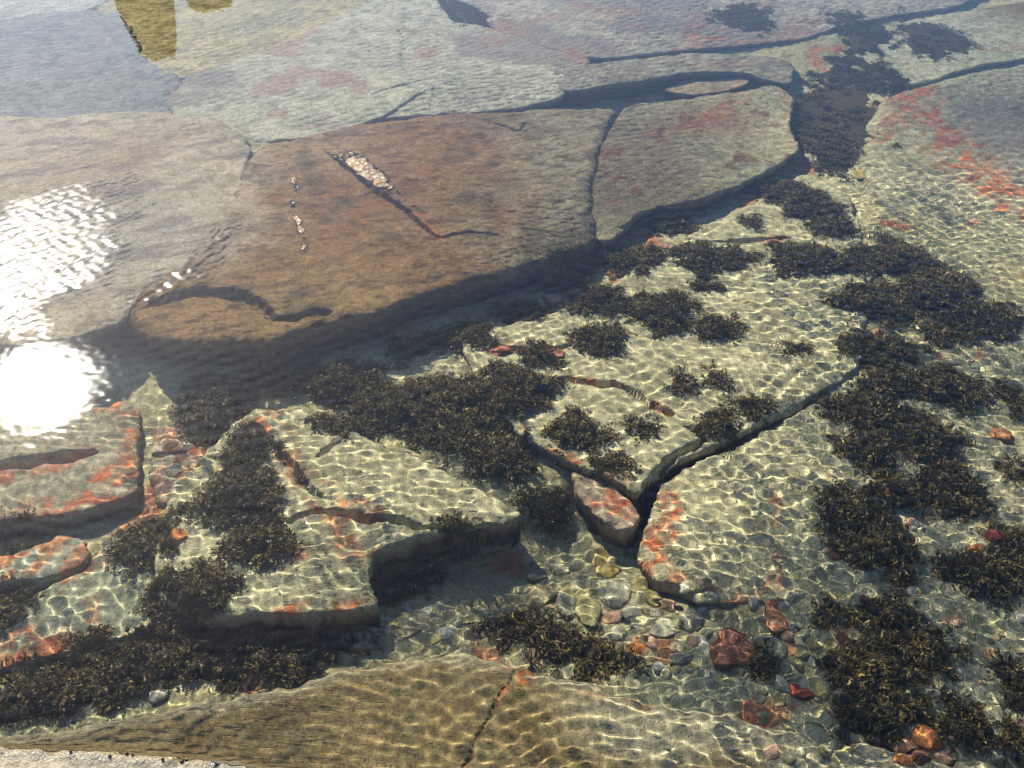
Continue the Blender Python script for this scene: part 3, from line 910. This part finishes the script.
for a in [
    (462, 336, 36, 20, 'clump half in the ledge shadow above the pale gap'),
    (522, 312, 28, 18, 'small bushy clump in the ledge shadow left of the pink stone'),
    (560, 274, 26, 15, 'barely visible weed deep in the shadow under the ledge'),
    (408, 345, 26, 14, 'low weed in deep ledge shadow left of the clump by the pale gap'),
    (585, 250, 20, 10, 'weed tucked under the ledge corner beside the pale shelf'),
    (285, 372, 40, 20, 'dark weed in deep shadow at the left of the long bed under the ledge'),
    (345, 382, 46, 27, 'dark weed in the long bed under the ledge, second from its left end'),
    (405, 405, 48, 34, 'bulky clump in the middle of the long bed under the ledge'),
    (452, 430, 40, 30, 'bulky clump at the lower middle of the long bed'),
    (458, 392, 38, 24, 'clump below the pale gap in the long bed'),
    (515, 388, 38, 34, 'bright speckled clump at the upper right of the long bed'),
    (540, 352, 22, 16, 'small clump joining the long bed to the tall central clump'),
    (500, 456, 36, 28, 'rounded clump at the lower right end of the long bed with shadow below'),
    (546, 505, 24, 20, 'weed hanging over the dark channel below the long bed'),
    (348, 425, 36, 18, 'lower fringe of weed along the pale rippled slab'),
]: weed(*a, group=UND)
LFT = 'seaweed clumps on the left of the pool'
for a in [
    (212, 405, 34, 34, 'dark clump at the left end under the ledge, beside the orange slab'),
    (245, 445, 23, 25, 'upper clump of the tall left weed column'),
    (238, 492, 40, 36, 'largest clump of the tall left weed column'),
    (258, 538, 32, 28, 'lower clump of the tall left weed column casting a shadow on pale rock'),
    (150, 540, 32, 32, 'brown clump left of the column at the top of the greenish slab'),
    (190, 590, 44, 32, 'wide dark clump below the orange patch at lower left'),
    (455, 528, 24, 17, 'clump on the slab edge above the dark channel'),
    (398, 570, 36, 22, 'weed hanging down the slab front at the left of the dark channel'),
    (320, 622, 40, 18, 'weed fringe hanging below the red edge at the right of the shaded pit'),
    (255, 622, 46, 26, 'weed in the shaded pit below the red slab edge'),
    (200, 655, 48, 32, 'weed in the middle of the shaded pit'),
    (285, 660, 42, 28, 'weed at the right end of the shaded pit'),
    (115, 668, 44, 32, 'weed left of the shaded pit along the brown shelf'),
    (45, 690, 46, 28, 'brownish weed in the lower left corner above the shelf'),
    (2, 605, 24, 26, 'dark weed at the left edge below the red rounded slab'),
    (15, 530, 26, 14, 'weed in the dark gap below the long slab by the sun glint'),
]: weed(*a, group=LFT)
RGT = 'seaweed clumps of the long bed at right'
for a in [
    (892, 258, 50, 27, 'top clump of the long right weed bed'),
    (876, 300, 40, 26, 'left clump of the upper right weed bed beside the pale slab'),
    (938, 292, 46, 30, 'central bulky clump of the upper right weed bed'),
    (985, 318, 36, 24, 'right end clump of the upper right weed bed near the frame edge'),
    (948, 330, 26, 18, 'clump hanging below the centre of the upper right weed bed'),
    (880, 345, 42, 22, 'loose brown clump above the waist of the right weed bed'),
    (892, 378, 36, 20, 'clump at the waist of the long right weed bed'),
    (950, 385, 36, 28, 'dark rounded clump at the right of the bed waist'),
    (862, 408, 36, 26, 'left spur of the right weed bed at the end of the shadowed crack'),
    (872, 445, 36, 26, 'clump on the left side of the bed below the spur'),
    (926, 434, 30, 34, 'tall dark clump in the middle of the right weed bed'),
    (852, 508, 36, 30, 'left bulge of the right weed bed beside bare pale slab'),
    (892, 490, 30, 24, 'clump between the left bulge and the tall dark clump'),
    (950, 488, 36, 34, 'right bulge of the bed beside the bright gravel'),
    (882, 545, 46, 34, 'clump above the narrow neck of the right weed bed'),
    (985, 572, 42, 28, 'dark clump at right over a deep shadow beside an orange stone'),
    (1012, 395, 18, 20, 'small clump cut by the right edge of the frame'),
    (1014, 545, 18, 22, 'clump at the right edge just above the deep shadow'),
    (1014, 470, 12, 14, 'faint tuft on bright gravel at the right edge'),
    (834, 612, 22, 18, 'brown tuft on the left of the lower right bed'),
    (890, 615, 34, 28, 'upper part of the large lower right clump'),
    (915, 650, 48, 28, 'middle right part of the large lower right clump'),
    (870, 668, 44, 34, 'middle left part of the large lower right clump'),
    (882, 708, 46, 32, 'lowest part of the large lower right clump above the orange stones'),
    (970, 722, 30, 28, 'rounded clump right of the orange stones in the bottom right corner'),
    (1018, 685, 16, 34, 'tall clump cut by the right edge in the bottom right corner'),
    (1016, 738, 14, 20, 'lowest clump in the extreme bottom right corner'),
    (764, 662, 16, 20, 'small clump in the shade of the big red stone'),
]: weed(a[0], a[1], a[2] * .92, a[3] * .92, a[4], group=RGT)
CHN = 'seaweed clumps in the channel above the bottom shelf'
for a in [
    (518, 625, 38, 22, 'left half of the bushy clump on the edge of the dark channel'),
    (560, 640, 34, 24, 'middle of the bushy clump above the bottom shelf'),
    (600, 656, 32, 23, 'right half of the bushy clump above the bottom shelf, rounded end'),
]: weed(*a, group=CHN)

# ---------------------------------------------------------------- stones
def ico(sub=2):
    import bmesh
    bm = bmesh.new(); bmesh.ops.create_icosphere(bm, subdivisions=sub, radius=1)
    bm.verts.ensure_lookup_table()
    v = np.array([p.co[:] for p in bm.verts]); f = np.array([[q.index for q in p.verts] for p in bm.faces]); bm.free()
    return v, f


ICO3 = ico(4); ICO2 = ico(2)


def stone_shape(v, seed, sx, sy, sz, ang):
    g = np.random.default_rng(seed)
    p = v.copy()
    for k in range(7):              # cut facets
        n = g.normal(size=3); n /= np.linalg.norm(n); h = g.uniform(.55, .9)
        dd = p @ n - h
        p -= np.where(dd > 0, dd * ang, 0)[:, None] * n
    p *= (1 + .10 * vnoise(p[:, 0] * 2.2 + seed, p[:, 1] * 2.2 + p[:, 2] * 1.7, seed) + .05 * vnoise(p[:, 0] * 6 + p[:, 2] * 4, p[:, 1] * 6 - p[:, 2] * 3, seed + 1))[:, None]
    return p * np.array([sx, sy, sz])


def stone(cx, cy, rx, ry, label, col, cat='stone', name='stone', flat=.6, ang=.8, col2=None, rot=None, group='loose stones on the pool floor', sink=.42):
    i = stone.n; stone.n += 1
    x, y, z = settle(cx, cy, .015)
    dist = math.sqrt(x * x + y * y + (CAM_H - z) ** 2)
    dep = math.asin(CAM_H / math.sqrt(x * x + y * y + CAM_H ** 2))
    rw = rx * dist / FOCAL; yw = ry * dist / FOCAL / (math.sin(dep) ** .7); zw = min(rw, yw) * flat
    p = stone_shape(ICO3[0], 500 + i, rw, yw, zw, ang)
    c = np.empty((len(p), 3)); c[:] = col
    c2 = col2 if col2 is not None else tuple(q * .6 for q in col)
    nn = vnoise(p[:, 0] / .02 + i, p[:, 1] / .02 + p[:, 2] / .02, i)
    c = mixc(c, c2, sstep(-.2, .5, nn))
    me = mesh_np(name, p, ICO3[1], True, c, {'gloss': np.zeros(len(p))})
    o = link(name, me, M_STONE, None, (x, y, z + zw * (1 - 2 * sink)))
    o.rotation_euler = (random.uniform(-.15, .15), random.uniform(-.15, .15), random.uniform(-.4, .4) if rot is None else rot)
    tag(o, label, cat, group)
    return o


stone.n = 0
YEL = (.46, .36, .13); PINK = (.42, .26, .17); OLV = (.32, .27, .12); GRY = (.36, .34, .23); RST = (.27, .125, .075); ORG = (.55, .21, .07); WHT = (.55, .5, .38)
for a in [
    (862, 173, 9, 6, 'small yellow stone in the gap below the far weedy cleft', YEL),
    (600, 556, 9, 13, 'tall yellow stone standing in the dark channel', YEL),
    (609, 568, 12, 7, 'pale yellow slanting stone at the foot of the tall yellow stone', YEL),
    (561, 566, 13, 7, 'pale ribbed stone half buried in the dark channel', (.36, .31, .2)),
    (538, 573, 12, 6, 'dull flat stone left of the pale ribbed stone in the channel', (.22, .2, .14)),
    (641, 584, 9, 13, 'pointed olive stone just below the red slab corner', OLV),
    (655, 592, 9, 8, 'round olive stone beside the pointed olive stone', OLV),
    (668, 602, 7, 6, 'small tan stone right of the round olive stone', PINK),
    (543, 597, 17, 12, 'flat tan block at the left of the lit cobbles in the channel', (.34, .29, .16)),
    (566, 604, 12, 13, 'rounded pale cobble above the bushy weed', GRY),
    (587, 606, 13, 20, 'upright yellowish slab of stone among the channel cobbles', (.40, .36, .17)),
    (614, 592, 15, 14, 'large grey cobble in the middle of the channel cobbles', GRY),
    (612, 615, 12, 8, 'pinkish cobble below the large grey cobble', PINK),
    (630, 612, 9, 9, 'pale cobble right of the pinkish cobble', GRY),
    (615, 634, 12, 9, 'wide grey cobble beside the bushy weed', GRY),
    (636, 648, 9, 11, 'orange stone in the gravel right of the bushy weed', ORG),
    (652, 642, 9, 7, 'pink stone right of the orange stone in the gravel', PINK),
    (664, 628, 15, 11, 'large flat grey stone in the gravel left of the big red stone', GRY),
    (690, 618, 14, 11, 'grey cobble under the red slab front edge', GRY),
    (706, 645, 8, 10, 'pale round pebble against the left of the big red stone', WHT),
    (684, 655, 15, 9, 'low greenish stone in the gravel below the flat grey stone', (.25, .25, .16)),
    (732, 646, 22, 27, 'big rust red stone standing in the gravel with dark shadow', RST),
    (775, 614, 12, 16, 'reddish upright stone above the clump by the big red stone', (.34, .17, .10)),
    (790, 632, 9, 7, 'small pink stone right of the reddish upright stone', PINK),
    (800, 690, 14, 7, 'flat dark red stone on the edge of the bottom shelf', (.22, .06, .04)),
    (782, 682, 9, 9, 'pale grey stone left of the flat dark red stone', GRY),
    (928, 735, 14, 10, 'bright orange stone under the large lower right clump', ORG),
    (905, 742, 13, 8, 'pale orange stone left of the bright orange stone', (.5, .27, .13)),
    (905, 758, 9, 6, 'small dark orange stone lowest of the orange group', ORG),
    (947, 753, 10, 6, 'small pink stone right of the bright orange stone', PINK),
    (923, 756, 10, 6, 'flat rusty stone below the bright orange stone', RST),
    (976, 546, 8, 6, 'orange stone beside the deep shadow at right', ORG),
    (996, 532, 9, 6, 'dark red stone right of the orange stone near the right edge', (.25, .06, .045)),
    (1002, 433, 10, 7, 'orange stone in the bright gravel near the right edge', (.48, .22, .1)),
    (836, 552, 12, 4, 'thin red sliver of stone left of the weed bed neck', RST),
    (866, 596, 7, 6, 'small red stone left of the weed bed neck', RST),
    (915, 590, 5, 4, 'tiny white stone at the neck of the weed bed', WHT),
    (905, 580, 10, 5, 'pinkish grey stone in the neck of the weed bed', PINK),
    (552, 298, 10, 7, 'pink stone between two clumps in front of the ledge', PINK),
    (500, 348, 12, 5, 'red flat stone beside the weed below the ledge', (.40, .14, .09)),
    (553, 351, 14, 5, 'reddish stone edge left of the tall central clump', (.40, .17, .11)),
    (662, 408, 7, 5, 'red nub of stone on the crack in the pale slab', (.3, .1, .06)),
    (845, 638, 7, 8, 'orange red stone between the weed tuft and the large lower right clump', RST),
    (992, 652, 9, 6, 'pale orange stone on bright gravel at lower right', (.5, .33, .15)),
    (868, 684, 6, 3, 'white shell fragment caught in the large lower right clump', (.6, .5, .3)),
    (405, 630, 16, 6, 'pale slanting stone on the bottom of the channel at its left end', (.33, .29, .17)),
    (360, 640, 20, 9, 'grey-tan cobble between the channel and the brown shelf', (.34, .3, .19)),
    (158, 692, 9, 7, 'pale stone in the weed just above the brown shelf', WHT),
    (108, 707, 17, 5, 'red stone at the upper edge of the brown shelf', RST),
    (175, 535, 9, 8, 'orange stone between the brown clump and the left weed column', ORG),
]: stone(*a)
# the squared red block between the slabs
blk = slab('squared red block jutting over the dark channel from the middle slab',
           [(572, 458), (596, 462), (630, 492), (643, 516), (631, 529), (608, 528), (592, 510), (572, 488)], [(560, 470, -0.153), (625, 518, -0.162)],
           step=.004, r=.02, slope=7, base=(.34, .27, .18), red_edge=.03, reds=[([(600, 500), (630, 518)], .05, .9)], name='rock_slab', zbot=-.46, warp=.008)

# ---------------------------------------------------------------- gravel (nobody could count it)
def gravel():
    g = np.random.default_rng(5)
    Vs, Fs, Cs = [], [], []; off = 0
    zones = [((560, 585), (720, 690), 110), ((760, 590), (1024, 760), 110), ((860, 240), (1040, 560), 120), ((740, 590), (840, 700), 30), ((380, 600), (520, 640), 40), ((700, 250), (860, 330), 30)]
    pal = np.array([PALE, PALE, PALE, PALE, GRY, GRY, OLV, OLV, YELLOW, GREEN, PINK, WHT])
    for (a, b, n) in zones:
        for _ in range(n):
            px = g.uniform(a[0], b[0]); py = g.uniform(a[1], b[1])
            x, y, z = settle(px, py)
            r = g.uniform(.006, .017)
            p = stone_shape(ICO2[0], int(g.integers(1, 9999)), r * g.uniform(.8, 1.4), r, r * .6, .7)
            t = g.uniform(0, 6.28); c_, s_ = math.cos(t), math.sin(t)
            p = np.stack([p[:, 0] * c_ - p[:, 1] * s_ + x, p[:, 0] * s_ + p[:, 1] * c_ + y, p[:, 2] + z - r * .12], 1)
            Vs.append(p); Fs.append(ICO2[1] + off); off += len(p)
            Cs.append(np.repeat((pal[g.integers(len(pal))] * g.uniform(.7, 1.15))[None], len(p), 0))
    V = np.concatenate(Vs)
    me = mesh_np('gravel', V, np.concatenate(Fs), True, np.concatenate(Cs), {'gloss': np.zeros(len(V))})
    tag(link('gravel', me, M_STONE), kind='stuff')


gravel()

# ---------------------------------------------------------------- periwinkles on the waterline
M_SNAIL = plain_material('snail_shell', (.035, .028, .024), .3, .5, .5, 300)


def snail_mesh():
    vs = []; fs = []; n = 10
    prof = [(0, -.1), (.55, -.05), (.95, .2), (1, .45), (.75, .68), (.78, .75), (.5, .98), (.52, 1.03), (.2, 1.25), (0, 1.35)]
    for k, (r, z) in enumerate(prof):
        for j in range(n):
            a = 2 * math.pi * j / n
            vs.append((r * math.cos(a) + .12 * z, r * math.sin(a) * .9, z))
    for k in range(len(prof) - 1):
        for j in range(n): fs.append((k * n + j, k * n + (j + 1) % n, (k + 1) * n + (j + 1) % n, (k + 1) * n + j))
    me = bpy.data.meshes.new('periwinkle'); me.from_pydata(vs, [], fs); me.update()
    for p in me.polygons: p.use_smooth = True
    me.materials.append(M_SNAIL)
    return me


SN = snail_mesh()
for (px, py) in [(8, 755), (15, 752), (12, 757), (27, 744), (31, 748), (36, 746), (41, 748), (45, 746), (62, 745), (64, 749), (110, 756), (127, 755), (133, 755), (163, 760), (182, 761), (186, 760), (22, 748), (72, 753)]:
    x, y, z = settle(px, py)
    o = bpy.data.objects.new('periwinkle', SN); COL.objects.link(o)
    s = random.uniform(.0028, .0042)
    o.location = (x, y, z); o.scale = (s, s, s); o.rotation_euler = (random.uniform(-1, 1), random.uniform(-1, 1), random.uniform(0, 6))
    tag(o, 'tiny dark periwinkle at the waterline on the dry strip of the bottom shelf', 'snail', 'periwinkles along the waterline')

# ---------------------------------------------------------------- the dark rocks beyond the pool, seen mirrored in the far water
def mirror_rock(px, top_py, half, y, label, seed, lean=0.0):
    d = ray(px, top_py)
    t = y / d[1]
    x = d[0] * t; h = -(CAM_H + d[2] * t)
    rw = half / FOCAL * t
    p = stone_shape(ICO3[0], seed, rw * 1.05, rw, h * 1.02, .6)
    p[:, 2] = h * np.sign(p[:, 2]) * np.clip(np.abs(p[:, 2] / h) * 1.5, 0, 1) ** .5
    wide = 1 + .38 * np.clip(1 - p[:, 2] / h, 0, 1)
    p[:, 0] *= wide; p[:, 1] *= wide
    c = np.empty((len(p), 3)); c[:] = (.045, .038, .03)
    o = link('boulder', mesh_np('boulder', p, ICO3[1], True, c, {'gloss': np.zeros(len(p))}), M_STONE, None, (x, y, 0))
    tag(o, label, 'boulder', 'dark boulders beyond the pool')


mirror_rock(157, 57, 21, 6.6, 'tall dark boulder beyond the pool whose reflection lies golden at the top left', 11)
mirror_rock(212, 5, 24, 6.7, 'lower dark boulder beyond the pool right of the tall one', 12)
